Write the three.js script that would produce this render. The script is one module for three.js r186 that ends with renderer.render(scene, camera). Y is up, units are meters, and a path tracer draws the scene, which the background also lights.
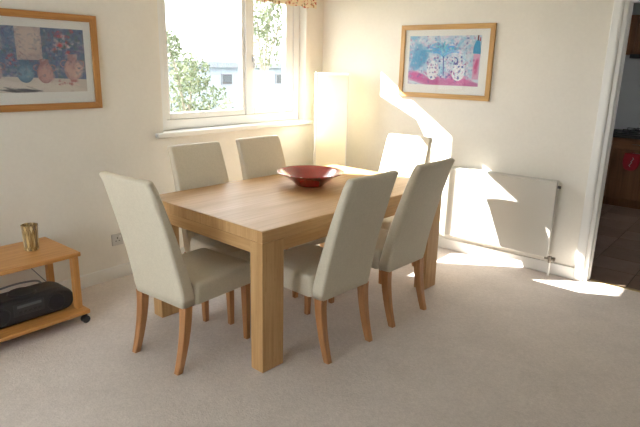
import * as THREE from 'three';
import { RoundedBoxGeometry } from 'three/addons/geometries/RoundedBoxGeometry.js';
import { mergeGeometries } from 'three/addons/utils/BufferGeometryUtils.js';

// ---------------------------------------------------------------- camera, sky, sun, exposure
const scene = new THREE.Scene();
const camera = new THREE.PerspectiveCamera(2 * Math.atan(213.5 / 557.83) * 180 / Math.PI, 640 / 427, 0.05, 200);
{
  const yaw = 0.8866, pitch = -0.2603, roll = 0.0237;
  const F = new THREE.Vector3(Math.sin(yaw) * Math.cos(pitch), Math.sin(pitch), -Math.cos(yaw) * Math.cos(pitch));
  const R = new THREE.Vector3(Math.cos(yaw), 0, Math.sin(yaw)), U = new THREE.Vector3().crossVectors(R, F);
  const R2 = R.clone().multiplyScalar(Math.cos(roll)).addScaledVector(U, Math.sin(roll));
  const U2 = U.clone().multiplyScalar(Math.cos(roll)).addScaledVector(R, -Math.sin(roll));
  camera.quaternion.setFromRotationMatrix(new THREE.Matrix4().makeBasis(R2, U2, F.clone().negate()));
  camera.position.set(-4.3995, 1.5582, 3.6027);
}
scene.add(camera);
scene.background = new THREE.Color().setRGB(0.94, 0.97, 1.0);
scene.backgroundIntensity = 2.4;
const SUN = new THREE.Vector3(1, -1.318, 1.91);                    // the way sunlight travels
const sun = new THREE.DirectionalLight(new THREE.Color().setRGB(1.0, 0.95, 0.87), 11);
sun.target.position.set(-1, 1, 1);
sun.position.copy(sun.target.position).addScaledVector(SUN, -8);
sun.castShadow = true;
Object.assign(sun.shadow.camera, { left: -8, right: 8, top: 8, bottom: -8, near: 0.5, far: 30 });
sun.shadow.mapSize.set(4096, 4096);
scene.add(sun, sun.target);
const renderer = new THREE.WebGLRenderer({ antialias: true });
renderer.toneMapping = THREE.LinearToneMapping;
renderer.toneMappingExposure = 4.45;
renderer.shadowMap.enabled = true;

// ---------------------------------------------------------------- helpers
let seed = 12345;
const rnd = () => { seed = (seed * 1664525 + 1013904223) >>> 0; return seed / 4294967296; };
const hash = (x, y, s) => { let h = (x * 374761393 + y * 668265263 + s * 974711) | 0; h = Math.imul(h ^ (h >>> 13), 1274126177); h ^= h >>> 16; return (h >>> 0) / 4294967296; };
function noise(x, y, px, py, s) {                                   // value noise that repeats every px, py cells
  const xi = Math.floor(x), yi = Math.floor(y), fx = x - xi, fy = y - yi, m = (a, p) => ((a % p) + p) % p;
  const u = fx * fx * (3 - 2 * fx), v = fy * fy * (3 - 2 * fy);
  const a = hash(m(xi, px), m(yi, py), s), b = hash(m(xi + 1, px), m(yi, py), s), c = hash(m(xi, px), m(yi + 1, py), s), d = hash(m(xi + 1, px), m(yi + 1, py), s);
  return a + (b - a) * u + (c - a) * v + (a - b - c + d) * u * v;
}
function dataTexture(n, m, fn, srgb = true) {
  const d = new Uint8Array(n * m * 4);
  for (let j = 0; j < m; j++) for (let i = 0; i < n; i++) { const c = fn(i / n, j / m, i, j), k = 4 * (j * n + i); d[k] = c[0]; d[k + 1] = c[1]; d[k + 2] = c[2]; d[k + 3] = 255; }
  const t = new THREE.DataTexture(d, n, m); t.wrapS = t.wrapT = THREE.RepeatWrapping; t.magFilter = THREE.LinearFilter; t.minFilter = THREE.LinearMipmapLinearFilter; t.generateMipmaps = true;
  if (srgb) t.colorSpace = THREE.SRGBColorSpace; t.needsUpdate = true; return t;
}
const clamp = (v) => Math.max(0, Math.min(255, v));
function canvasTexture(w, h, draw) {
  const c = document.createElement('canvas'); c.width = w; c.height = h; draw(c.getContext('2d'), w, h);
  const t = new THREE.CanvasTexture(c); t.colorSpace = THREE.SRGBColorSpace; return t;
}
const taken = new Map();
function numbered(name) { const n = taken.get(name) ?? 0; taken.set(name, n + 1); return n ? name + '_' + String(n).padStart(3, '0') : name; }
function shadowed(o) { o.castShadow = true; o.receiveShadow = true; return o; }
function part(name, geometry, material, parent) { const m = shadowed(new THREE.Mesh(geometry, material)); m.name = name; parent.add(m); return m; }
function tag(o, label, category, group) { o.userData.label = label; o.userData.category = category; if (group) o.userData.group = group; return o; }
function thing(name, label, category, [x, y, z] = [0, 0, 0], turn = 0, group) {
  const o = new THREE.Group(); o.name = numbered(name); o.position.set(x, y, z); o.rotation.y = turn; scene.add(o); return tag(o, label, category, group);
}
function struct(name, geometry, material, label, category) {
  const m = part(numbered(name), geometry, material, scene); m.userData.kind = 'structure'; return tag(m, label, category);
}
function structGroup(name, label, category, p = [0, 0, 0]) { const o = thing(name, label, category, p); o.userData.kind = 'structure'; return o; }
// uv in metres from the dominant face direction; u runs along the given grain axis where it can
function metreUV(g, grain = 'x', off = 0) {
  const p = g.attributes.position, n = g.attributes.normal, uv = new Float32Array(p.count * 2);
  for (let i = 0; i < p.count; i++) {
    const P = { x: p.getX(i), y: p.getY(i), z: p.getZ(i) }, N = { x: Math.abs(n.getX(i)), y: Math.abs(n.getY(i)), z: Math.abs(n.getZ(i)) };
    const dom = N.x >= N.y && N.x >= N.z ? 'x' : N.y >= N.z ? 'y' : 'z';
    const axes = ['x', 'y', 'z'].filter((a) => a !== dom);
    const a = axes.includes(grain) ? grain : axes[0], b = axes.find((k) => k !== a);
    uv[2 * i] = P[a] + off; uv[2 * i + 1] = P[b] + off * 0.7 + P[dom] * 0.37;
  }
  g.setAttribute('uv', new THREE.BufferAttribute(uv, 2)); return g;
}
function box(x0, x1, y0, y1, z0, z1, r = 0, grain = 'x', off = 0) {
  const w = x1 - x0, h = y1 - y0, d = z1 - z0;
  let g = r > 0 ? new RoundedBoxGeometry(w, h, d, 2, Math.min(r, w / 2.01, h / 2.01, d / 2.01)) : new THREE.BoxGeometry(w, h, d);
  if (g.index) g = g.toNonIndexed();
  g.translate((x0 + x1) / 2, (y0 + y1) / 2, (z0 + z1) / 2);
  return metreUV(g, grain, off);
}
// rounded-rectangle sections stacked along y: [y, centre x, centre z, half x, half z, corner radius, bow]
function loft(sections, q = 4, grain = 'y') {
  const ring = (s) => {
    const [y, cx, cz, hx, hz, r0, bow = 0] = s, r = Math.min(r0, hx * 0.98, hz * 0.98), out = [], line = 6;
    const corners = [[1, 1, 0], [-1, 1, 1], [-1, -1, 2], [1, -1, 3]];
    corners.forEach(([sx, sz, k]) => {
      for (let i = 0; i <= q; i++) { const a = (k + i / q) * Math.PI / 2; out.push([sx * (hx - r) + r * Math.cos(a), sz * (hz - r) + r * Math.sin(a)]); }
      if (k === 0 || k === 2) for (let i = 1; i < line; i++) { const t = i / line; out.push([(k === 0 ? 1 : -1) * (hx - r) * (1 - 2 * t), (k === 0 ? 1 : -1) * hz]); }
    });
    return out.map(([x, z]) => [cx + x, y, cz + z + bow * (x / hx) ** 2]);
  };
  const rings = sections.map(ring), n = rings[0].length, pos = [], idx = [];
  rings.forEach((r) => r.forEach((p) => pos.push(...p)));
  for (let k = 0; k + 1 < rings.length; k++) for (let i = 0; i < n; i++) { const a = k * n + i, b = k * n + (i + 1) % n, c = a + n, d = b + n; idx.push(a, c, b, b, c, d); }
  for (const [k, flip] of [[0, true], [rings.length - 1, false]]) {
    const c = pos.length / 3, s = sections[k]; pos.push(s[1], s[0], s[2]);
    for (let i = 0; i < n; i++) { const a = k * n + i, b = k * n + (i + 1) % n; flip ? idx.push(c, a, b) : idx.push(c, b, a); }
  }
  let g = new THREE.BufferGeometry(); g.setAttribute('position', new THREE.Float32BufferAttribute(pos, 3)); g.setIndex(idx); g.computeVertexNormals();
  return metreUV(g, grain);
}
function tube(points, r, seg = 24, rad = 8) { return new THREE.TubeGeometry(new THREE.CatmullRomCurve3(points.map((p) => new THREE.Vector3(...p))), seg, r, rad, false); }
function cyl(r0, r1, h, x, y, z, seg = 24) { const g = new THREE.CylinderGeometry(r0, r1, h, seg); g.translate(x, y, z); return g; }
function merged(list) { return mergeGeometries(list.map((g) => { const k = g.index ? g.toNonIndexed() : g; for (const a of Object.keys(k.attributes)) if (!['position', 'normal', 'uv'].includes(a)) k.deleteAttribute(a); return k; })); }

// ---------------------------------------------------------------- materials
function woodTexture(base, dark, s, streak = 1) {
  return dataTexture(512, 512, (u, v) => {
    const warp = 0.6 * noise(u * 3, v * 6, 3, 6, s);
    const a = noise(u * 4 + warp, v * 60, 4, 60, s + 1), b = noise(u * 8, v * 170, 8, 170, s + 2), c = noise(u * 2, v * 14 + warp, 2, 14, s + 3), pore = noise(u * 24, v * 256, 24, 256, s + 4);
    let t = streak * (0.35 * a + 0.3 * b + 0.35 * c); t = Math.max(0, Math.min(1, (t - 0.25) * 1.6)); if (pore > 0.86) t = Math.min(1, t + 0.25);
    return [0, 1, 2].map((k) => clamp(base[k] + (dark[k] - base[k]) * t));
  });
}
const std = (o) => new THREE.MeshStandardMaterial(o), phys = (o) => new THREE.MeshPhysicalMaterial(o);
const rgb = (r, g, b) => new THREE.Color().setRGB(r, g, b);
const oak = phys({ map: woodTexture([214, 175, 124], [190, 146, 94], 11), roughness: 0.54, clearcoat: 0.05, clearcoatRoughness: 0.4 });
const legWood = phys({ map: woodTexture([196, 144, 96], [166, 112, 68], 21), roughness: 0.38, clearcoat: 0.2, clearcoatRoughness: 0.3 });
const pineWood = phys({ map: woodTexture([214, 160, 94], [186, 128, 66], 31), roughness: 0.42, clearcoat: 0.15, clearcoatRoughness: 0.3 });
const frameWood = phys({ map: woodTexture([192, 140, 82], [160, 108, 56], 41), roughness: 0.4 });
const paleFrameWood = phys({ map: woodTexture([206, 166, 108], [178, 134, 78], 46), roughness: 0.4 });
const darkWood = std({ map: woodTexture([150, 104, 72], [116, 76, 50], 51), roughness: 0.5 });
const wallTone = dataTexture(256, 256, (u, v) => { const n = 0.5 * noise(u * 8, v * 8, 8, 8, 61) + 0.5 * noise(u * 64, v * 64, 64, 64, 62); return [233 + 5 * n, 229 + 5 * n, 220 + 5 * n].map(clamp); });
const wallBump = dataTexture(256, 256, (u, v) => { const n = 255 * (0.6 * noise(u * 90, v * 90, 90, 90, 63) + 0.4 * noise(u * 30, v * 30, 30, 30, 64)); return [n, n, n]; }, false);
const wallPaint = std({ map: wallTone, bumpMap: wallBump, bumpScale: 0.0006, roughness: 0.8 });
const ceilingPaint = std({ color: rgb(0.84, 0.82, 0.77), bumpMap: wallBump, bumpScale: 0.0006, roughness: 0.9 });
const whitePaint = phys({ color: rgb(0.82, 0.815, 0.79), roughness: 0.35, clearcoat: 0.2, clearcoatRoughness: 0.3 });
const upvc = phys({ color: rgb(0.86, 0.87, 0.87), roughness: 0.25, clearcoat: 0.4, clearcoatRoughness: 0.2 });
const carpetMap = dataTexture(1024, 1024, (u, v) => {
  const f = noise(u * 400, v * 400, 400, 400, 71), m = noise(u * 120, v * 120, 120, 120, 72), c = noise(u * 9, v * 9, 9, 9, 73) * 0.6 + noise(u * 24, v * 24, 24, 24, 74) * 0.4;
  const t = (f - 0.5) * 14 + (m - 0.5) * 8 + (c - 0.5) * 12; return [218 + t, 208 + t, 202 + t].map(clamp);
});
const carpetBump = dataTexture(1024, 1024, (u, v) => { const n = 255 * (0.7 * noise(u * 400, v * 400, 400, 400, 75) + 0.3 * noise(u * 150, v * 150, 150, 150, 76)); return [n, n, n]; }, false);
for (const t of [carpetMap, carpetBump]) t.repeat.set(0.55, 0.55);
const carpet = phys({ map: carpetMap, bumpMap: carpetBump, bumpScale: 0.0015, roughness: 1, sheen: 0.3, sheenRoughness: 0.8, sheenColor: rgb(0.8, 0.75, 0.7) });
const weave = dataTexture(256, 256, (u, v, i, j) => { const n = noise(u * 40, v * 40, 40, 40, 81), w = ((i >> 1) + (j >> 1)) % 2, t = (n - 0.5) * 8 + w * 4; return [218 + t, 209 + t, 189 + t].map(clamp); });
weave.repeat.set(4, 4);
const fabric = phys({ map: weave, roughness: 0.62, sheen: 0.15, sheenRoughness: 0.6 });
const pane = phys({ color: rgb(0.97, 0.98, 0.98), transmission: 1, thickness: 0, roughness: 0.0, ior: 1.45 });
const radiatorEnamel = phys({ color: rgb(0.66, 0.645, 0.60), roughness: 0.35, clearcoat: 1, clearcoatRoughness: 0.05 });
const chrome = std({ color: rgb(0.7, 0.7, 0.7), metalness: 1, roughness: 0.25 });
const dullMetal = std({ color: rgb(0.28, 0.25, 0.21), metalness: 1, roughness: 0.45 });
const brass = std({ color: rgb(0.55, 0.42, 0.22), metalness: 1, roughness: 0.35 });
const blackPlastic = phys({ color: rgb(0.018, 0.018, 0.022), roughness: 0.35 });
const greyPlastic = std({ color: rgb(0.16, 0.165, 0.18), roughness: 0.4 });
const darkGap = std({ color: rgb(0.08, 0.075, 0.07), roughness: 0.8 });
const paleGlaze = phys({ color: rgb(0.75, 0.55, 0.45), roughness: 0.2, clearcoat: 0.7 }), darkGlaze = phys({ color: rgb(0.06, 0.015, 0.015), roughness: 0.2, clearcoat: 0.7 });
const paper = phys({ color: rgb(0.96, 0.91, 0.77), transmission: 0.6, thickness: 0, roughness: 1 });

// ---------------------------------------------------------------- the room
const XL = -6.2, ZF = 7.0, H = 2.4, WX0 = -1.88, WX1 = -0.25, WY0 = 1.03, WY1 = 2.22, DZ0 = 2.645, DZ1 = 3.5, DH = 2.04;
struct('floor', box(XL - 0.2, 0.06, -0.15, 0, -0.2, ZF + 0.2), carpet, 'beige cut-pile carpet covering the dining room floor', 'carpet');
struct('ceiling', box(XL - 0.2, 0.12, H, H + 0.15, -0.2, ZF + 0.2), ceilingPaint, 'flat pale ceiling over the dining room', 'ceiling');
struct('wall_back', merged([box(XL - 0.2, WX0, 0, H, -0.2, 0), box(WX1, 0.12, 0, H, -0.2, 0), box(WX0, WX1, 0, WY0, -0.2, 0), box(WX0, WX1, WY1, H, -0.2, 0)]), wallPaint, 'cream painted wall with the white window in it', 'wall');
struct('wall_right', merged([box(0, 0.12, 0, H, 0, DZ0), box(0, 0.12, DH, H, DZ0, DZ1), box(0, 0.12, 0, H, DZ1, ZF)]), wallPaint, 'cream painted wall behind the white radiator, with a doorway', 'wall');
struct('wall_front', box(XL - 0.2, 0.12, 0, H, ZF, ZF + 0.2), wallPaint, 'cream painted wall on the side of the room behind the viewer', 'wall');
const LY0 = 0.55, LY1 = 2.1, LZ0 = 0.8, LZ1 = 2.6;
struct('wall_left', merged([box(XL - 0.2, XL, 0, H, 0, LZ0), box(XL - 0.2, XL, 0, H, LZ1, ZF), box(XL - 0.2, XL, 0, LY0, LZ0, LZ1), box(XL - 0.2, XL, LY1, H, LZ0, LZ1)]), wallPaint, 'cream painted wall at the far left end of the room', 'wall');
const skirt = (x0, x1, z0, z1) => box(x0, x1, 0, 0.093, z0, z1, 0.004);
struct('baseboard_back', skirt(XL, 0, 0, 0.016), whitePaint, 'white skirting board along the foot of the window wall', 'baseboard');
struct('baseboard_right', skirt(-0.016, 0, 0.016, 2.565), whitePaint, 'white skirting board below the radiator', 'baseboard');

// window in the back wall
{
  const w = structGroup('window_1', 'white two-light window above the dining table with a fixed pane and a narrow casement', 'window', [0, 0, -0.12]);
  const fr = (x0, x1, y0, y1, z0 = -0.035, z1 = 0.035) => box(x0, x1, y0, y1, z0, z1, 0.006);
  part('window_frame', merged([fr(WX0, WX0 + 0.1, WY0 + 0.007, WY1), fr(WX1 - 0.07, WX1, WY0 + 0.007, WY1), fr(WX0 + 0.07, WX1 - 0.07, WY1 - 0.07, WY1), fr(WX0 + 0.07, WX1 - 0.07, WY0 + 0.007, WY0 + 0.085), fr(-0.94, -0.87, WY0 + 0.085, WY1 - 0.07)]), upvc, w);
  for (const [name, x0, x1, b] of [['fixed_light', -1.78, -0.94, 0.045], ['casement_sash', -0.87, -0.32, 0.04]]) {
    const y0 = WY0 + 0.085, y1 = WY1 - 0.07, b0 = name === 'fixed_light' ? 0.05 : 0.06;
    const s = part(name, merged([fr(x0, x0 + b, y0, y1, -0.03, 0.02), fr(x1 - (name === 'casement_sash' ? 0.1 : 0.035), x1, y0, y1, -0.03, 0.02), fr(x0 + b, x1 - 0.03, y0, y0 + b0, -0.03, 0.02), fr(x0 + b, x1 - 0.03, y1 - b0, y1, -0.03, 0.02)]), upvc, w);
    part('pane', box(x0 + b - 0.01, x1 - 0.03, y0 + b0 - 0.01, y1 - b0 + 0.01, -0.001, 0.001), pane, s);
  }
  const h = part('window_handle', merged([box(-0.87, -0.846, 1.57, 1.63, 0.02, 0.037, 0.005), box(-0.866, -0.85, 1.52, 1.61, 0.037, 0.057, 0.006)]), chrome, w);
  part('window_sill', merged([box(-1.955, -0.19, 0.998, 1.037, 0.1202, 0.165, 0.01), box(WX0 + 0.0005, WX1 - 0.0005, 1.0305, 1.037, -0.08, 0.13)]), whitePaint, w);
}
// window at the far left end of the room, beyond the frame: the daylight on the left-facing sides comes from it
{
  const w = structGroup('window_2', 'wide white window at the far left end of the room', 'window', [XL - 0.1, 0, 0]);
  const fr = (z0, z1, y0, y1) => box(-0.035, 0.035, y0, y1, z0, z1, 0.006);
  part('window_frame', merged([fr(LZ0, LZ0 + 0.07, LY0, LY1), fr(LZ1 - 0.07, LZ1, LY0, LY1), fr(LZ0 + 0.07, LZ1 - 0.07, LY0, LY0 + 0.07), fr(LZ0 + 0.07, LZ1 - 0.07, LY1 - 0.07, LY1), fr(1.765, 1.835, LY0 + 0.07, LY1 - 0.07)]), upvc, w);
  for (const [a, b] of [[LZ0 + 0.07, 1.765], [1.835, LZ1 - 0.07]]) part('pane', box(-0.001, 0.001, LY0 + 0.07, LY1 - 0.07, a, b), pane, w);
}
struct('eaves_outside', box(XL - 1.25, XL - 0.2, 2.25, 2.4, -3.5, 4.5), whitePaint, 'roof overhang outside the far left window', 'eaves');
// doorway to the kitchen
{
  const d = structGroup('door_1', 'white architrave and lining around the open doorway to the kitchen', 'doorway');
  const prof = (x0, x1, y0, y1, z0, z1) => box(x0, x1, y0, y1, z0, z1, 0.006, 'y');
  part('architrave', (() => { const s = new THREE.Shape([[0, 0], [-0.016, 0], [-0.018, 0.003], [-0.018, 0.045], [-0.015, 0.058], [-0.011, 0.064], [0, 0.064]].map(([a, b]) => new THREE.Vector2(a, -b))), g = new THREE.ExtrudeGeometry(s, { depth: DH + 0.08, bevelEnabled: false }); g.rotateX(-Math.PI / 2); g.translate(0, 0, DZ0 - 0.079); return metreUV(g, 'y'); })(), whitePaint, d);
  part('architrave', prof(-0.018, 0, 0, DH + 0.06, DZ1 + 0.012, DZ1 + 0.1), whitePaint, d);
  part('architrave', prof(-0.018, 0, DH - 0.012, DH + 0.08, DZ0 - 0.079, DZ1 + 0.1), whitePaint, d);
  part('door_lining', merged([prof(-0.001, 0.125, 0, DH, DZ0 - 0.015, DZ0 + 0.015), prof(0.06, 0.09, 0, DH, DZ0 + 0.01, DZ0 + 0.021)]), whitePaint, d);
  part('door_lining', merged([prof(-0.001, 0.125, 0, DH, DZ1 - 0.015, DZ1 + 0.015)]), whitePaint, d);
  part('door_lining', prof(-0.001, 0.125, DH - 0.02, DH + 0.01, DZ0, DZ1), whitePaint, d);
  struct('trim_1', box(0.05, 0.085, -0.01, 0.006, DZ0 + 0.03, DZ1 - 0.016, 0.003), brass, 'thin metal threshold strip between carpet and kitchen tiles', 'threshold');
}
// kitchen shell
const KX = 3.5, KZ0 = 0.9, KZ1 = 4.2;
{
  const f = structGroup('floor_kitchen', 'dark brown square tiles on the kitchen floor beyond the doorway', 'tiled floor');
  part('grout_bed', box(0.06, KX + 0.1, -0.15, -0.006, KZ0 - 0.1, KZ1 + 0.1), std({ color: rgb(0.055, 0.045, 0.04), roughness: 0.9 }), f);
  const mats = [0, 1, 2].map((k) => phys({ map: dataTexture(64, 64, (u, v) => { const n = noise(u * 6, v * 6, 6, 6, 90 + k) * 0.6 + noise(u * 20, v * 20, 20, 20, 95 + k) * 0.4, t = (n - 0.5) * 26 + (k - 1) * 6; return [124 + t, 102 + t, 88 + t].map(clamp); }), roughness: 0.45 }));
  const T = 0.345, g = box(-T / 2 + 0.003, T / 2 - 0.003, -0.012, 0, -T / 2 + 0.003, T / 2 - 0.003, 0.002); let n = 0;
  for (let i = 0; i < 10; i++) for (let j = 0; j < 9; j++) { const z = 2.57 + T * (j - 4.5), x = 0.088 + T / 2 + i * T; if (x > KX || z < KZ0 + 0.1 || z > KZ1 - 0.1) continue; const t = part(n ? 'tile_' + String(n).padStart(3, '0') : 'tile', g, mats[(i * 7 + j * 5) % 3], f); t.position.set(x, 0, z); n++; }
}
struct('ceiling_kitchen', box(0.12, KX + 0.2, H, H + 0.15, KZ0 - 0.1, KZ1 + 0.1), ceilingPaint, 'kitchen ceiling', 'ceiling');
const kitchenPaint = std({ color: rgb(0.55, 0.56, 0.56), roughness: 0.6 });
struct('wall_kitchen_far', box(KX, KX + 0.2, 0, H, KZ0 - 0.1, KZ1 + 0.1), kitchenPaint, 'pale grey kitchen wall behind the hob', 'wall');
struct('wall_kitchen_left', box(0.12, KX, 0, H, KZ0 - 0.1, KZ0), kitchenPaint, 'kitchen wall on the window side', 'wall');
struct('wall_kitchen_right', merged([box(0.12, 1.6, 0, H, KZ1, KZ1 + 0.1), box(2.4, KX, 0, H, KZ1, KZ1 + 0.1), box(1.6, 2.4, 0, 1.1, KZ1, KZ1 + 0.1), box(1.6, 2.4, 1.9, H, KZ1, KZ1 + 0.1)]), kitchenPaint, 'kitchen wall on the near side', 'wall');

{
  const w = structGroup('window_3', 'kitchen window out of sight beside the doorway', 'window', [1.6, 1.1, KZ1 + 0.05]), fr = (x0, x1, y0, y1) => box(x0, x1, y0, y1, -0.03, 0.03, 0.005);
  part('window_frame', merged([fr(0, 0.06, 0, 0.8), fr(0.74, 0.8, 0, 0.8), fr(0.06, 0.74, 0, 0.06), fr(0.06, 0.74, 0.74, 0.8)]), upvc, w);
  part('pane', box(0.06, 0.74, 0.06, 0.74, -0.001, 0.001), pane, w);
}

// ---------------------------------------------------------------- dining table
{
  const L = 1.72, W = 1.02, TH = 0.77, lx = 0.15, lz = 0.09, s = 0.062, a = 0.066;
  const t = thing('dining_table', 'rectangular light oak dining table with thick block legs in the middle of the room', 'table', [-2.5704, 0, 1.7515], -0.0436);
  // local: x along the length from the near-left corner, -z across to the window side
  part('tabletop', box(0, L, TH - s, TH, -W, 0, 0.004, 'x'), oak, t);
  for (const [x, z] of [[0, 0], [L - lx, 0], [0, -W + lz], [L - lx, -W + lz]]) part('leg', box(x, x + lx, 0, TH - s - 0.0015, z - lz, z, 0.004, 'y', x + z), oak, t);
  for (const z of [0, -W + 0.024]) part('apron', box(lx, L - lx, TH - s - a, TH - s - 0.001, z - 0.027, z - 0.003, 0.002, 'x', z), oak, t);
  for (const x of [0.003, L - 0.027]) part('apron', box(x, x + 0.024, TH - s - a, TH - s - 0.001, -W + lz, -lz, 0.002, 'z', x), oak, t);
}

// ---------------------------------------------------------------- dining chairs (local: facing +z, origin on the floor)
function makeChair(label) {
  const c = thing('dining_chair', label, 'chair', [0, 0, 0], 0, 'upholstered chairs around the dining table');
  const back = [], y0 = 0.348, y1 = 1.03, N = 14;
  for (let i = 0; i <= N; i++) {
    const t = i / N, y = y0 + (y1 - y0) * t, zr = -0.222 - 0.18 * t ** 1.3, th = 0.088 - 0.042 * t, hx = 0.207 - 0.010 * t;
    const round = i === N ? 0.016 : i === 0 ? 0.006 : 0;
    if (i === N) { back.push([y - 0.014, 0, zr + th / 2, hx, th / 2, 0.018, 0.012]); back.push([y - 0.005, 0, zr + th / 2, hx - 0.004, th / 2 - 0.005, 0.016, 0.012]); }
    back.push([y, 0, zr + th / 2, hx - round, th / 2 - round * 0.8, 0.018, 0.012 * t]);
  }
  part('backrest', loft(back), fabric, c);
  part('seat', loft([[0.348, 0, 0.067, 0.203, 0.203, 0.02], [0.354, 0, 0.067, 0.21, 0.21, 0.022], [0.44, 0, 0.067, 0.211, 0.211, 0.024], [0.463, 0, 0.067, 0.207, 0.207, 0.026], [0.474, 0, 0.067, 0.195, 0.197, 0.03], [0.481, 0, 0.062, 0.14, 0.15, 0.04]], 4, 'x'), fabric, c);
  for (const sx of [-1, 1]) {
    part('leg', loft([[0, sx * 0.178, 0.25, 0.015, 0.015, 0.004], [0.19, sx * 0.178, 0.246, 0.019, 0.019, 0.005], [0.352, sx * 0.178, 0.243, 0.0215, 0.0215, 0.005]], 2), legWood, c);
    const rear = []; for (let i = 0; i <= 8; i++) { const t = i / 8; rear.push([0.352 * t, sx * 0.18, -0.254 + 0.064 * (1 - (1 - t) ** 1.8), 0.017 + 0.008 * t, 0.018 + 0.008 * t, 0.005]); }
    part('leg', loft(rear, 2), legWood, c);
  }
  return c;
}
{
  const spots = [
    [-2.610, 1.235, Math.PI / 2 + 0.04, 'cream upholstered dining chair at the near left end of the table, its back to us'],
    [-2.060, 1.690, Math.PI - 0.06, 'upholstered dining chair beside the front table leg, seen from behind'],
    [-1.456, 1.712, Math.PI - 0.05, 'upholstered dining chair on the near side of the table, closer to the radiator'],
    [-2.09, 0.960, -0.09, 'dining chair under the window on the left, facing us across the table'],
    [-1.520, 0.980, -0.09, 'dining chair on the window side, nearer the corner, behind the red bowl'],
    [-0.855, 1.33, -(Math.PI / 2 - 0.02), 'sunlit dining chair at the far end of the table, facing along it'],
  ];
  const proto = makeChair(spots[0][3]);
  spots.forEach(([x, z, turn, label], i) => {
    const o = i ? proto.clone() : proto;
    if (i) { o.name = numbered('dining_chair'); o.userData = { ...proto.userData, label }; scene.add(o); }
    o.position.set(x, 0, z); o.rotation.set(0, turn, 0);
  });
}

// ---------------------------------------------------------------- red bowl
{
  const b = thing('fruit_bowl', 'wide shallow red glazed bowl with pale speckled rim on the table', 'bowl', [-1.575, 0.77, 1.205]);
  const tex = canvasTexture(1024, 128, (g, w, h) => {
    g.fillStyle = '#a3241f'; g.fillRect(0, 0, w, h);
    for (let i = 0; i < 1500; i++) { g.fillStyle = `rgba(${120 + 90 * rnd() | 0},${15 + 40 * rnd() | 0},${15 + 30 * rnd() | 0},0.35)`; g.fillRect(rnd() * w, rnd() * h, 2 + 9 * rnd(), 1 + 3 * rnd()); }
  });
  const v = (a) => a.map(([x, y]) => new THREE.Vector2(x, y));
  const glaze = { roughness: 0.2, clearcoat: 0.7, clearcoatRoughness: 0.1 };
  part('body', new THREE.LatheGeometry(v([[0.001, 0], [0.086, 0], [0.09, 0.004], [0.108, 0.02], [0.16, 0.058], [0.205, 0.083], [0.222, 0.09], [0.2265, 0.094], [0.222, 0.0965], [0.2, 0.089], [0.155, 0.068], [0.105, 0.032], [0.075, 0.016], [0.001, 0.012]]), 72), phys({ map: tex, ...glaze }), b);
  for (let i = 0; i < 14; i++) {                                      // pale and dark dots of glaze on the lip
    const a = i * 0.4488 + 0.1 * rnd(), g = new THREE.SphereGeometry(1, 10, 8); g.scale(0.003, 0.003, 0.008 + 0.004 * rnd()); g.translate(0.2245, 0.0925, 0); g.rotateY(a);
    part('glaze_spot', g, i % 3 ? paleGlaze : darkGlaze, b);
  }
}

// ---------------------------------------------------------------- paper floor lamp in the corner
{
  const P2 = [-0.487, 0.334], P3 = [-0.29, 0.546], w = Math.hypot(P3[0] - P2[0], P3[1] - P2[1]), e = [(P3[0] - P2[0]) / w, (P3[1] - P2[1]) / w];
  const inn = [e[1], -e[0]];                                         // from the front face towards the corner
  const c = [(P2[0] + P3[0]) / 2 + inn[0] * w / 2, (P2[1] + P3[1]) / 2 + inn[1] * w / 2];
  const l = thing('floor_lamp', 'tall square paper column lamp standing in the corner beside the window', 'lamp', [c[0], 0, c[1]], Math.atan2(-e[1], e[0]));
  const h = w / 2, top = 1.492, bot = 0.03;
  part('base', box(-h, h, 0, bot, -h, h, 0.004), whitePaint, l);
  for (let k = 0; k < 4; k++) { const g = new THREE.PlaneGeometry(w - 0.006, top - bot, 1, 1); const m = part('paper_panel', g, paper, l); m.position.set((h - 0.003) * Math.sin(k * Math.PI / 2), (top + bot) / 2, (h - 0.003) * Math.cos(k * Math.PI / 2)); m.rotation.y = k * Math.PI / 2; }
  part('top_panel', box(-h + 0.008, h - 0.008, top - 0.012, top - 0.004, -h + 0.008, h - 0.008), pineWood, l);
  for (const [sx, sz] of [[-1, -1], [1, -1], [-1, 1], [1, 1]]) part('corner_post', box(sx * (h - 0.004) - 0.004, sx * (h - 0.004) + 0.004, bot, top, sz * (h - 0.004) - 0.004, sz * (h - 0.004) + 0.004), whitePaint, l);
  part('bulb_holder', merged([cyl(0.012, 0.012, 0.12, 0, 0.09, 0), cyl(0.022, 0.022, 0.06, 0, 0.18, 0)]), whitePaint, l);
}

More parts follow.
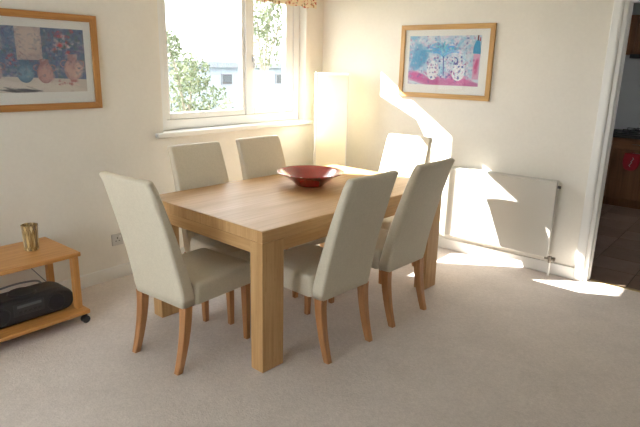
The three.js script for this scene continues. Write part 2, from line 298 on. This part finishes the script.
// ---------------------------------------------------------------- radiator
{
  const r = thing('radiator', 'flat white panel radiator under the framed print, crossed by sunlight', 'radiator', [0, 0, 0]);
  const z0 = 1.5, z1 = 2.38, y0 = 0.155, y1 = 0.752;
  part('front_panel', box(-0.1, -0.082, y0, y1 - 0.006, z0, z1, 0.006), radiatorEnamel, r);
  part('back_panel', box(-0.05, -0.034, y0 + 0.01, y1 - 0.012, z0 + 0.01, z1 - 0.01, 0.004), radiatorEnamel, r);
  const fins = []; for (let z = z0 + 0.04; z < z1 - 0.03; z += 0.035) fins.push(box(-0.081, -0.051, y0 + 0.03, y1 - 0.03, z, z + 0.003));
  part('convector_fins', merged(fins), radiatorEnamel, r);
  const slots = []; for (let z = z0 + 0.02; z < z1 - 0.02; z += 0.02) slots.push(box(-0.08, -0.04, y1 - 0.010, y1 - 0.004, z, z + 0.011));
  part('top_grille', merged([...slots, box(-0.086, -0.079, y1 - 0.014, y1, z0 + 0.004, z1 - 0.004), box(-0.041, -0.034, y1 - 0.014, y1, z0 + 0.004, z1 - 0.004)]), radiatorEnamel, r);
  part('bleed_valve', (() => { const g = cyl(0.011, 0.011, 0.022, 0, 0, 0, 16); g.rotateX(Math.PI / 2); g.translate(-0.066, y1 - 0.045, z1 + 0.009); return g; })(), darkGap, r);
  const v = part('valve', (() => { const a = cyl(0.012, 0.012, 0.06, 0, 0, 0, 16); a.rotateX(Math.PI / 2); a.translate(-0.07, y0 - 0.012, z1 + 0.002); return merged([a, cyl(0.014, 0.012, 0.05, -0.07, y0 - 0.022, z1 + 0.012, 16)]); })(), dullMetal, r);
  part('valve_cap', (() => { const a = cyl(0.015, 0.013, 0.02, 0, 0, 0, 20); a.rotateX(Math.PI / 2); a.translate(-0.07, y0 - 0.012, z1 + 0.04); return a; })(), dullMetal, v);
  part('pipe', cyl(0.0085, 0.0085, y0 - 0.045, -0.07, (y0 - 0.045) / 2, z1 + 0.012, 16), whitePaint, r);
  for (const z of [z0 + 0.15, z1 - 0.15]) part('wall_bracket', box(-0.036, 0, y0 + 0.1, y1 - 0.1, z, z + 0.03), radiatorEnamel, r);
}

// ---------------------------------------------------------------- framed prints
function picture(name, label, place, turn, W, Hh, fw, mat, tex, wood) {   // local: hangs in the xy plane facing +z, origin bottom left at the wall
  const p = thing(name, label, 'picture', place, turn);
  part('backing_board', box(0.004, W - 0.004, 0.004, Hh - 0.004, 0.001, 0.006), std({ color: rgb(0.4, 0.3, 0.2), roughness: 0.9 }), p);
  const bar = (len, along) => {                                       // mitred moulding
    const s = new THREE.Shape(); s.moveTo(0, 0); s.lineTo(len, 0); s.lineTo(len - fw, fw); s.lineTo(fw, fw); s.closePath();
    const g = new THREE.ExtrudeGeometry(s, { depth: 0.016, bevelEnabled: true, bevelSize: 0.003, bevelThickness: 0.003, bevelOffset: -0.003, bevelSegments: 2 }); g.translate(0, 0, 0.005);
    return metreUV(g, 'x', along);
  };
  const m1 = part('frame_rail', bar(W, 0.1), wood, p);
  const m2 = part('frame_rail', bar(W, 0.4), wood, p); m2.rotation.z = Math.PI; m2.position.set(W, Hh, 0);
  const m3 = part('frame_stile', bar(Hh, 0.7), wood, p); m3.rotation.z = Math.PI / 2; m3.position.set(W, 0, 0);
  const m4 = part('frame_stile', bar(Hh, 0.9), wood, p); m4.rotation.z = -Math.PI / 2; m4.position.set(0, Hh, 0);
  const [ml, mr, mt, mb] = mat;
  part('mount', box(fw - 0.006, W - fw + 0.006, fw - 0.006, Hh - fw + 0.006, 0.0065, 0.009), std({ color: rgb(0.86, 0.84, 0.82), roughness: 0.9 }), p);
  const pw = W - 2 * fw - ml - mr, ph = Hh - 2 * fw - mt - mb, g = new THREE.PlaneGeometry(pw, ph); g.translate(fw + ml + pw / 2, fw + mb + ph / 2, 0.0095);
  part('print', g, std({ map: tex, roughness: 0.8 }), p);
  part('glazing', box(fw - 0.004, W - fw + 0.004, fw - 0.004, Hh - fw + 0.004, 0.011, 0.0125), pane, p);
  return p;
}
const blob = (g, x, y, rx, ry, col, n = 26, rot = 0) => { for (let i = 0; i < n; i++) { g.fillStyle = col + (0.10 + 0.25 * rnd()).toFixed(2) + ')'; const a = rnd() * 7, d = Math.sqrt(rnd()) * 0.75; g.beginPath(); g.ellipse(x + Math.cos(a) * d * rx, y + Math.sin(a) * d * ry, rx * (0.2 + 0.35 * rnd()), ry * (0.2 + 0.35 * rnd()), rot + rnd() * 0.5, 0, 7); g.fill(); } };
const dabs = (g, w, h, n, palette, alpha) => { for (let i = 0; i < n; i++) { const c = palette[Math.floor(rnd() * palette.length)]; g.fillStyle = `rgba(${c},${(alpha * (0.5 + rnd())).toFixed(2)})`; g.beginPath(); g.ellipse(rnd() * w, rnd() * h, 5 + 16 * rnd(), 3 + 9 * rnd(), rnd() * 3, 0, 7); g.fill(); } };
const jugPrint = canvasTexture(768, 512, (g, w, h) => {
  const X = (u) => u * w, Y = (v) => v * h;
  g.fillStyle = '#65799a'; g.fillRect(0, 0, w, h);
  for (let i = 0; i < 500; i++) { g.fillStyle = `rgba(${78 + 70 * rnd() | 0},${94 + 62 * rnd() | 0},${116 + 52 * rnd() | 0},0.35)`; g.fillRect(rnd() * w, rnd() * h, 10 + 30 * rnd(), 14 + 50 * rnd()); }
  g.fillStyle = '#b9a8a8'; g.fillRect(X(0.36), 0, X(0.23), Y(0.5)); blob(g, X(0.47), Y(0.22), X(0.11), Y(0.24), 'rgba(206,188,180,', 60);
  blob(g, X(0.15), Y(0.25), X(0.12), Y(0.22), 'rgba(190,170,175,', 40);
  g.fillStyle = '#cfc3bd'; g.beginPath(); g.moveTo(0, Y(0.74)); g.lineTo(w, Y(0.80)); g.lineTo(w, h); g.lineTo(0, h); g.fill();
  blob(g, X(0.5), Y(0.93), X(0.55), Y(0.1), 'rgba(222,212,204,', 60); blob(g, X(0.4), Y(0.97), X(0.2), Y(0.03), 'rgba(70,70,80,', 40);
  const jug = (x, y, rx, ry, c1, c2) => { g.fillStyle = c1 + '1)'; g.beginPath(); g.ellipse(x, y, rx, ry, 0, 0, 7); g.fill(); g.fillRect(x - rx * 0.55, y - ry * 1.35, rx * 1.1, ry * 0.9); blob(g, x + rx * 0.2, y, rx, ry, c2, 40); g.strokeStyle = c1 + '1)'; g.lineWidth = 8; g.beginPath(); g.arc(x - rx * 0.95, y - ry * 0.5, rx * 0.42, 1.2, 5.2); g.stroke(); g.beginPath(); g.arc(x + rx * 0.95, y - ry * 0.5, rx * 0.42, -2, 2); g.stroke(); };
  jug(X(0.42), Y(0.70), X(0.075), Y(0.15), 'rgba(98,124,150,', 'rgba(130,160,185,');
  jug(X(0.60), Y(0.70), X(0.075), Y(0.16), 'rgba(168,128,132,', 'rgba(205,165,160,');
  jug(X(0.87), Y(0.64), X(0.085), Y(0.18), 'rgba(176,140,142,', 'rgba(214,180,172,');
  jug(X(0.14), Y(0.68), X(0.08), Y(0.16), 'rgba(150,120,130,', 'rgba(190,160,160,');
  for (let i = 0; i < 46; i++) blob(g, X(0.79 + 0.12 * (rnd() + rnd() - 1)), Y(0.24 + 0.22 * (rnd() + rnd() - 1)), 22, 20, rnd() < 0.55 ? 'rgba(205,80,88,' : rnd() < 0.6 ? 'rgba(232,210,208,' : 'rgba(70,110,110,', 10);
  for (let i = 0; i < 18; i++) blob(g, X(0.72 + 0.2 * rnd()), Y(0.82 + 0.07 * rnd()), 20, 14, rnd() < 0.5 ? 'rgba(176,110,112,' : 'rgba(226,205,198,', 10);
  for (let i = 0; i < 10; i++) blob(g, X(0.27 + 0.07 * rnd()), Y(0.42 + 0.16 * rnd()), 16, 14, 'rgba(190,70,90,', 8);
  dabs(g, w, h * 0.75, 520, ['74,96,128', '150,150,165', '190,175,175', '96,116,140', '120,84,100', '214,206,204', '168,160,172'], 0.26); dabs(g, w, h, 160, ['205,190,185', '150,120,125'], 0.16);
});
const vasePrint = canvasTexture(768, 512, (g, w, h) => {
  const X = (u) => u * w, Y = (v) => v * h;
  g.fillStyle = '#cfd9e6'; g.fillRect(0, 0, w, h);
  for (let i = 0; i < 420; i++) { const c = rnd() < 0.5 ? [120, 180, 215] : rnd() < 0.5 ? [225, 190, 215] : [235, 238, 242]; g.fillStyle = `rgba(${c},0.28)`; g.beginPath(); g.ellipse(rnd() * w, rnd() * h * 0.85, 10 + 36 * rnd(), 8 + 22 * rnd(), rnd() * 3, 0, 7); g.fill(); }
  blob(g, X(0.5), Y(0.92), X(0.52), Y(0.10), 'rgba(196,100,160,', 60); blob(g, X(0.12), Y(0.8), X(0.14), Y(0.1), 'rgba(205,90,160,', 40); blob(g, X(0.72), Y(0.86), X(0.2), Y(0.1), 'rgba(220,120,180,', 40);
  for (let i = 0; i < 60; i++) { g.strokeStyle = `rgba(${60 + 70 * rnd() | 0},${150 + 50 * rnd() | 0},${200 + 40 * rnd() | 0},0.6)`; g.lineWidth = 8 + 14 * rnd(); const a = -Math.PI * (0.1 + 0.8 * rnd()), r = 80 + 90 * rnd(); g.beginPath(); g.moveTo(X(0.5), Y(0.42)); g.quadraticCurveTo(X(0.5) + Math.cos(a) * r * 0.5, Y(0.38) + Math.sin(a) * r, X(0.5) + Math.cos(a) * r * 1.5, Y(0.40) + Math.sin(a) * r * 0.8); g.stroke(); }
  blob(g, X(0.14), Y(0.42), X(0.13), Y(0.3), 'rgba(90,160,205,', 50);
  g.fillStyle = '#e8eaf0'; g.beginPath(); g.ellipse(X(0.36), Y(0.7), X(0.085), Y(0.2), 0, 0, 7); g.fill(); g.beginPath(); g.ellipse(X(0.72), Y(0.72), X(0.09), Y(0.18), 0, 0, 7); g.fill();
  for (let i = 0; i < 70; i++) { g.fillStyle = rnd() < 0.7 ? 'rgba(50,60,150,0.7)' : 'rgba(150,60,140,0.6)'; g.beginPath(); g.ellipse(X(0.28 + 0.55 * rnd()), Y(0.42 + 0.45 * rnd()), 3 + 9 * rnd(), 3 + 12 * rnd(), rnd() * 3, 0, 7); g.fill(); }
  g.strokeStyle = 'rgba(40,50,140,0.85)'; g.lineWidth = 11; g.beginPath(); g.arc(X(0.66), Y(0.5), 34, -1.6, 1.8); g.stroke(); g.beginPath(); g.moveTo(X(0.5), Y(0.4)); g.lineTo(X(0.52), Y(0.82)); g.stroke();
  g.fillStyle = '#3f9ccb'; g.beginPath(); g.moveTo(X(0.90), Y(0.35)); g.quadraticCurveTo(X(0.90), Y(0.1), X(0.965), Y(0.08)); g.quadraticCurveTo(X(1.0), Y(0.2), X(1.0), Y(0.36)); g.fill();
  g.fillStyle = '#d9a7c8'; g.fillRect(X(0.91), Y(0.36), X(0.085), Y(0.5)); blob(g, X(0.955), Y(0.6), X(0.035), Y(0.2), 'rgba(200,70,130,', 22);
  g.fillStyle = '#7a2430'; g.fillRect(X(0.945), Y(0.0), 14, Y(0.1)); g.fillStyle = '#c03040'; g.fillRect(X(0.975), Y(0.04), 10, Y(0.07));
  dabs(g, w * 0.9, h * 0.85, 420, ['110,175,212', '224,180,210', '240,240,244', '80,100,175', '150,200,225', '206,120,170'], 0.28); dabs(g, w, h, 70, ['60,70,150', '180,80,150'], 0.3);
});

picture('framed_picture', 'wooden framed still-life print of jugs and flowers, left of the window', [-3.22, 1.242, 0], 0, 0.85, 0.59, 0.042, [0.05, 0.05, 0.05, 0.07], jugPrint, frameWood);
picture('framed_picture', 'wooden framed pink and blue print of vases above the radiator', [0, 1.306, 0.899], -Math.PI / 2, 0.85, 0.599, 0.04, [0.045, 0.07, 0.05, 0.07], vasePrint, paleFrameWood);

// ---------------------------------------------------------------- gathered blind at the window head
{
  const b = thing('window_valance', 'red and cream patterned fabric valance across the top of the window', 'valance', [0, 0, 0]);
  const tex = canvasTexture(1024, 256, (g, w, h) => {
    g.fillStyle = '#ecdcc0'; g.fillRect(0, 0, w, h);
    for (let i = 0; i < 420; i++) { g.fillStyle = rnd() < 0.6 ? `rgba(178,70,52,${0.5 + 0.4 * rnd()})` : rnd() < 0.5 ? 'rgba(214,140,92,0.7)' : 'rgba(120,112,70,0.6)'; g.beginPath(); g.ellipse(rnd() * w, rnd() * h, 4 + 12 * rnd(), 3 + 8 * rnd(), rnd() * 3, 0, 7); g.fill(); }
  });
  tex.wrapS = tex.wrapT = THREE.RepeatWrapping; tex.repeat.set(2, 1);
  const x0 = -1.97, x1 = -0.165, nx = 200, ny = 14, g = new THREE.PlaneGeometry(1, 1, nx, ny), p = g.attributes.position;
  for (let i = 0; i < p.count; i++) {
    const u = p.getX(i) + 0.5, v = p.getY(i) + 0.5, x = x0 + (x1 - x0) * u, fold = Math.sin(u * 95) * 0.5 + Math.sin(u * 41 + 1) * 0.3;
    const low = 2.062 + 0.006 * Math.sin(u * 60), y = low + (2.31 - low) * v;
    p.setXYZ(i, x, y, 0.038 + 0.014 * fold * (0.4 + 0.6 * (1 - v)) + 0.01 * (1 - v));
  }
  g.computeVertexNormals();
  part('fabric', g, std({ map: tex, roughness: 0.9, side: THREE.DoubleSide }), b);
  part('headrail', box(x0, x1, 2.29, 2.325, 0, 0.03, 0.003), whitePaint, b);
}

// ---------------------------------------------------------------- wall socket
{
  const s = thing('wall_socket', 'small white wall socket low on the wall behind the left chair', 'socket', [-2.325, 0.292, 0]);
  part('plate', box(-0.043, 0.043, -0.043, 0.043, 0, 0.009, 0.003), std({ color: rgb(0.62, 0.61, 0.58), roughness: 0.4 }), s);
  part('rocker_switch', box(0.015, 0.028, 0.012, 0.03, 0.009, 0.013, 0.002), whitePaint, s);
  part('pin_holes', merged([box(-0.004, 0.004, 0.006, 0.018, 0.008, 0.0095), box(-0.018, -0.008, -0.012, -0.006, 0.008, 0.0095), box(0.008, 0.018, -0.012, -0.006, 0.008, 0.0095)]), darkGap, s);
}

// ---------------------------------------------------------------- trolley table with jar and radio
const TX1 = -2.862, TX0 = -3.78;
{
  const t = thing('trolley_table', 'low two-tier pine trolley table on black castors at the left edge', 'table', [0, 0, 0]);
  part('top', box(TX0, TX1, 0.424, 0.45, 0.07, 0.52, 0.006, 'x'), pineWood, t);
  part('shelf', box(TX0, TX1 + 0.012, 0.062, 0.088, 0.07, 0.55, 0.006, 'x', 0.3), pineWood, t);
  for (const x of [TX0 + 0.03, TX1 - 0.042]) for (const z of [0.11, 0.45]) part('leg', box(x, x + 0.036, 0.088, 0.424, z, z + 0.045, 0.004, 'y', x + z), pineWood, t);
  for (const x of [TX0 + 0.05, TX1 - 0.012]) for (const z of [0.125, 0.525]) { const g = cyl(0.024, 0.024, 0.03, 0, 0, 0, 20); g.rotateX(Math.PI / 2); g.translate(x, 0.024, z); part('castor', merged([g, cyl(0.014, 0.014, 0.02, x, 0.053, z, 16)]), blackPlastic, t); }
}
{
  const j = thing('candle_jar', 'gold patterned glass candle jar on top of the pine trolley', 'candle jar', [-3.035, 0.45, 0.27]);
  const tex = canvasTexture(512, 256, (g, w, h) => {
    g.fillStyle = '#b89d68'; g.fillRect(0, 0, w, h);
    for (let i = 0; i < 16; i++) for (let k = 0; k < 7; k++) { const x = (i + (k % 2) / 2) * w / 16, y = (k + 0.5) * h / 7; g.fillStyle = ['#e2d2a4', '#9c7f52', '#d0b67c', '#948269'][(i * 3 + k * 5) % 4]; g.beginPath(); g.moveTo(x, y - 22); g.lineTo(x + 17, y); g.lineTo(x, y + 22); g.lineTo(x - 17, y); g.fill(); g.strokeStyle = '#6b5226'; g.lineWidth = 3; g.stroke(); }
  });
  const v = (a) => a.map(([x, y]) => new THREE.Vector2(x, y));
  part('jar', new THREE.LatheGeometry(v([[0.001, 0], [0.036, 0], [0.04, 0.004], [0.041, 0.03], [0.044, 0.12], [0.046, 0.155], [0.043, 0.156], [0.041, 0.12], [0.037, 0.01], [0.001, 0.008]]), 40), phys({ map: tex, metalness: 0.15, roughness: 0.28, clearcoat: 0.6, clearcoatRoughness: 0.1 }), j);
  part('candle', cyl(0.034, 0.034, 0.05, 0, 0.034, 0), std({ color: rgb(0.8, 0.74, 0.6), roughness: 0.6 }), j);
}
{
  const r = thing('portable_stereo', 'rounded black portable stereo on the lower shelf of the pine trolley', 'stereo', [-3.165, 0.088, 0.37], 0);
  const shape = new THREE.Shape(), a = 0.27, h = 0.15;               // front outline with swollen rounded ends
  shape.moveTo(-a + 0.06, 0.004); shape.lineTo(a - 0.06, 0.004); shape.bezierCurveTo(a - 0.01, 0.006, a + 0.002, 0.04, a, 0.075); shape.bezierCurveTo(a, 0.115, a - 0.04, h, a - 0.12, h + 0.004); shape.lineTo(-a + 0.12, h + 0.004); shape.bezierCurveTo(-a + 0.04, h, -a, 0.115, -a, 0.075); shape.bezierCurveTo(-a - 0.002, 0.04, -a + 0.01, 0.006, -a + 0.06, 0.004);
  const g = new THREE.ExtrudeGeometry(shape, { depth: 0.12, bevelEnabled: true, bevelSize: 0.02, bevelOffset: -0.02, bevelThickness: 0.03, bevelSegments: 6, curveSegments: 20 }); g.translate(0, 0, -0.06);
  const body = part('body', g, blackPlastic, r);
  part('foot_rail', box(-0.16, 0.16, 0, 0.006, -0.05, 0.06), blackPlastic, r);
  const d = part('control_panel', box(-0.085, 0.085, 0.055, 0.125, 0.088, 0.094, 0.003), std({ color: rgb(0.035, 0.037, 0.042), roughness: 0.4 }), r);
  part('display_strip', box(-0.065, 0.07, 0.1, 0.116, 0.094, 0.0955, 0.0005), std({ color: rgb(0.13, 0.14, 0.15), roughness: 0.4 }), d);
  for (let k = 0; k < 5; k++) part('button', box(-0.062 + k * 0.027, -0.042 + k * 0.027, 0.068, 0.08, 0.094, 0.097, 0.002), blackPlastic, d);
  for (const s of [-1, 1]) { const k = cyl(0.047, 0.047, 0.006, 0, 0, 0, 36); k.rotateX(Math.PI / 2); k.translate(s * 0.155, 0.075, 0.091); const sp = part('speaker_grille', k, std({ color: rgb(0.02, 0.02, 0.024), roughness: 0.8 }), r); part('speaker_ring', (() => { const q = new THREE.TorusGeometry(0.049, 0.004, 8, 40); q.translate(s * 0.155, 0.075, 0.092); return q; })(), blackPlastic, sp); }
  part('cd_lid', (() => { const q = cyl(0.07, 0.078, 0.012, 0, h + 0.008, 0.01, 36); return q; })(), blackPlastic, r);
  part('handle', tube([[-0.15, h - 0.01, -0.055], [-0.13, h + 0.02, -0.06], [-0.05, h + 0.036, -0.062], [0.05, h + 0.036, -0.062], [0.13, h + 0.02, -0.06], [0.15, h - 0.01, -0.055]], 0.006, 40), greyPlastic, r);
  part('aerial', tube([[0.2, h - 0.03, -0.07], [0.13, h + 0.07, -0.08], [0.06, h + 0.17, -0.09]], 0.003, 10, 6), greyPlastic, r);
}

// ---------------------------------------------------------------- kitchen fittings seen through the doorway
{
  const CX = 2.87, handleMat = chrome;
  [[1.5, 'left', 'brown wood kitchen base cabinet furthest left beyond the doorway'], [2.1, 'mid', 'brown wood kitchen base cabinet below the hob, with the red oven glove'], [2.7, 'right', 'brown wood kitchen base cabinet at the right edge of the doorway view']].forEach(([z, , label]) => {
    const c = thing('base_cabinet', label, 'cabinet', [CX, 0, z], 0, 'kitchen base cabinets');
    part('body', box(0.02, 0.58, 0.1, 0.82, 0.002, 0.598), darkWood, c);
    part('plinth', box(0.06, 0.56, 0, 0.1, 0.002, 0.598), darkWood, c);
    const dr = part('drawer_front', box(0, 0.019, 0.69, 0.815, 0.004, 0.596, 0.003, 'z', z), darkWood, c);
    part('handle', tube([[0, 0.755, 0.2], [-0.025, 0.755, 0.21], [-0.025, 0.755, 0.39], [0, 0.755, 0.4]], 0.005, 20), handleMat, dr);
    const d = part('cabinet_door', box(0, 0.019, 0.105, 0.685, 0.004, 0.596, 0.003, 'y', z), darkWood, c);
    part('handle', tube([[0, 0.655, 0.2], [-0.025, 0.655, 0.21], [-0.025, 0.655, 0.39], [0, 0.655, 0.4]], 0.005, 20), handleMat, d);
  });
  const wt = part(numbered('worktop'), box(CX - 0.03, KX, 0.82, 0.858, 1.5, 3.3, 0.006, 'z'), std({ color: rgb(0.03, 0.027, 0.026), roughness: 0.5 }), scene); tag(wt, 'dark kitchen worktop along the far wall', 'worktop');
  const hob = thing('hob', 'black gas hob with iron pan supports on the worktop', 'hob', [CX + 0.03, 0.858, 2.1]);
  part('hob_plate', box(0.02, 0.5, 0, 0.012, 0, 0.58, 0.004), blackPlastic, hob);
  for (const [x, z] of [[0.13, 0.15], [0.13, 0.43], [0.37, 0.15], [0.37, 0.43]]) {
    part('burner', merged([cyl(0.045, 0.05, 0.014, x, 0.019, z), cyl(0.03, 0.034, 0.01, x, 0.031, z)]), blackPlastic, hob);
    part('pan_support', merged([box(x - 0.1, x + 0.1, 0.04, 0.05, z - 0.005, z + 0.005), box(x - 0.005, x + 0.005, 0.04, 0.05, z - 0.1, z + 0.1), ...[[-0.095, 0], [0.095, 0], [0, -0.095], [0, 0.095]].map(([a, b]) => box(x + a - 0.005, x + a + 0.005, 0.012, 0.045, z + b - 0.005, z + b + 0.005))]), blackPlastic, hob);
  }
  [[1.5, 'dark wall cupboard left of the cooker hood in the kitchen'], [2.1, 'dark wall cupboard over the hob in the kitchen']].forEach(([z, label]) => {
    const c = thing('wall_cupboard', label, 'cupboard', [3.15, 1.76, z], 0, 'kitchen wall cupboards');
    part('body', box(0.02, 0.35, 0, 0.44, 0.002, 0.598), darkWood, c);
    const d = part('cupboard_door', box(0, 0.019, 0.003, 0.437, 0.004, 0.596, 0.003, 'y', z), darkWood, c);
    part('handle', tube([[0, 0.05, 0.2], [-0.025, 0.05, 0.21], [-0.025, 0.05, 0.39], [0, 0.05, 0.4]], 0.005, 20), handleMat, d);
  });
  const hd = thing('cooker_hood', 'slim black cooker hood above the hob', 'cooker hood', [3.0, 1.715, 2.1]);
  part('canopy', box(0, 0.49, 0, 0.044, 0.002, 0.598, 0.006), blackPlastic, hd);
  part('filter_grille', box(0.08, 0.42, -0.004, 0, 0.08, 0.52), greyPlastic, hd);
  // red glove hanging from the cabinet door handle
  const gl = thing('oven_glove', 'red oven glove with white stitched marks hanging on the kitchen cabinet', 'oven glove', [CX - 0.032, 0.655, 2.33]);
  const s = new THREE.Shape(); s.moveTo(-0.07, -0.01); s.bezierCurveTo(-0.085, -0.08, -0.08, -0.14, -0.06, -0.17); s.bezierCurveTo(-0.03, -0.2, 0.03, -0.2, 0.058, -0.165); s.bezierCurveTo(0.08, -0.13, 0.082, -0.07, 0.07, -0.008); s.closePath();
  const g = new THREE.ExtrudeGeometry(s, { depth: 0.012, bevelEnabled: true, bevelSize: 0.008, bevelThickness: 0.008, bevelSegments: 3 }); g.translate(0, 0, -0.006); g.rotateY(-Math.PI / 2); g.translate(-0.012, 0, 0);
  part('padded_cloth', g, std({ color: rgb(0.42, 0.015, 0.03), roughness: 0.85 }), gl);
  const st = []; for (let k = 0; k < 5; k++) { const q = box(-0.0285, -0.026, -0.012, 0.012, -0.004, 0.004); q.rotateX(k % 2 ? 0.6 : -0.6); q.translate(0, -0.055 - k * 0.022, 0.018 - k * 0.007); st.push(q); }
  part('stitching', merged(st), std({ color: rgb(0.75, 0.7, 0.68), roughness: 0.9 }), gl);
  part('hanging_loop', tube([[-0.014, -0.004, -0.02], [-0.008, 0.012, -0.012], [0.006, 0.012, 0.0], [-0.008, 0.012, 0.012], [-0.014, -0.004, 0.02]], 0.003, 20, 6), std({ color: rgb(0.3, 0.01, 0.02), roughness: 0.9 }), gl);
}

// ---------------------------------------------------------------- outside the window
{
  struct('ground_outside', box(-60, 60, -3.3, -3.0, -60, -0.6), std({ color: rgb(0.09, 0.11, 0.06), roughness: 1 }), 'grass below the window', 'ground');
  const render = std({ map: dataTexture(128, 128, (u, v) => { const n = noise(u * 24, v * 24, 24, 24, 101) * 10; return [112 + n, 120 + n, 128 + n].map(clamp); }), roughness: 0.9 });
  const b = thing('neighbour_building', 'low pale building with a flat roof seen through the window', 'building', [9.2, -3, -15]);
  part('wall', box(-3.6, 7.0, 0, 4.35, -5, 0), render, b);
  part('roof_edge', box(-3.8, 7.2, 4.35, 4.6, -5.2, 0.25, 0.02), std({ color: rgb(0.11, 0.12, 0.13), roughness: 0.7 }), b);
  for (const [x, y] of [[2.7, 3.88], [-0.6, 3.88], [6.0, 3.88], [2.7, 1.5]]) { const f = part('window', box(x - 0.3, x + 0.3, y - 0.23, y + 0.23, -0.02, 0.05), greyPlastic, b); part('window_pane', box(x - 0.27, x + 0.27, y - 0.2, y + 0.2, 0.05, 0.055), phys({ color: rgb(0.02, 0.025, 0.03), roughness: 0.6 }), f); }
  const leafMats = [rgb(0.075, 0.095, 0.042), rgb(0.10, 0.118, 0.06)].map((c) => phys({ color: c, roughness: 0.9, transmission: 0.2, thickness: 0, side: THREE.DoubleSide }));
  const bark = std({ color: rgb(0.2, 0.17, 0.13), roughness: 0.95 });
  function tree(label, [x, y, z], trunkTop, crowns, n) {
    const t = thing('garden_tree', label, 'tree', [x, y, z]);
    const limbs = [tube([[0, 0, 0], [0.05, trunkTop * 0.5, 0.03], [0, trunkTop, 0]], 0.09, 16)];
    for (const [cx, cy, cz] of crowns) limbs.push(tube([[0, trunkTop * 0.8, 0], [cx * 0.5, (trunkTop + cy) / 2, cz * 0.5], [cx, cy, cz]], 0.03, 12, 6));
    part('trunk', merged(limbs), bark, t);
    leafMats.forEach((m) => {
      const pos = [], nor = [], uv = [];
      for (let i = 0; i < n; i++) {
        const [cx, cy, cz, rx, ry] = crowns[Math.floor(rnd() * crowns.length)], a = rnd() * 6.283, e = Math.asin(2 * rnd() - 1), d = Math.cbrt(rnd());
        const c = new THREE.Vector3(cx + rx * d * Math.cos(a) * Math.cos(e), cy + ry * d * Math.sin(e), cz + rx * d * Math.sin(a) * Math.cos(e));
        const q = new THREE.Quaternion().setFromEuler(new THREE.Euler(rnd() * 6.28, rnd() * 6.28, rnd() * 6.28)), l = 0.035 + 0.03 * rnd(), w = l * 0.55;
        const P = [[-l, 0, 0], [0, -w, 0.012], [l, 0, 0], [0, w, 0.012]].map((k) => new THREE.Vector3(...k).applyQuaternion(q).add(c)), N = new THREE.Vector3(0, 0, 1).applyQuaternion(q);
        for (const k of [0, 1, 2, 0, 2, 3]) { pos.push(P[k].x, P[k].y, P[k].z); nor.push(N.x, N.y, N.z); uv.push(0, 0); }
      }
      const g = new THREE.BufferGeometry(); g.setAttribute('position', new THREE.Float32BufferAttribute(pos, 3)); g.setAttribute('normal', new THREE.Float32BufferAttribute(nor, 3)); g.setAttribute('uv', new THREE.Float32BufferAttribute(uv, 2));
      part('foliage', g, m, t).userData.kind = 'stuff';
    });
  }
  tree('leafy green tree outside the left pane of the window', [4.2, -3, -7.6], 3.2, [[0, 3.6, 0, 0.75, 0.7], [-0.5, 4.2, 0.2, 0.55, 0.6], [0.5, 3.5, 0.2, 0.6, 0.6], [-0.4, 3.3, -0.3, 0.7, 0.5], [0.2, 4.3, -0.1, 0.45, 0.5], [-0.5, 4.9, 0, 0.3, 0.35]], 1500);
  tree('taller leafy tree outside the narrow right pane of the window', [7.3, -3, -8.2], 4.2, [[0, 5.0, 0, 0.7, 0.6], [0.6, 5.6, 0.1, 0.6, 0.6], [-0.2, 5.7, 0, 0.5, 0.5], [0.4, 6.3, 0, 0.6, 0.6]], 1200);
}

renderer.render(scene, camera);
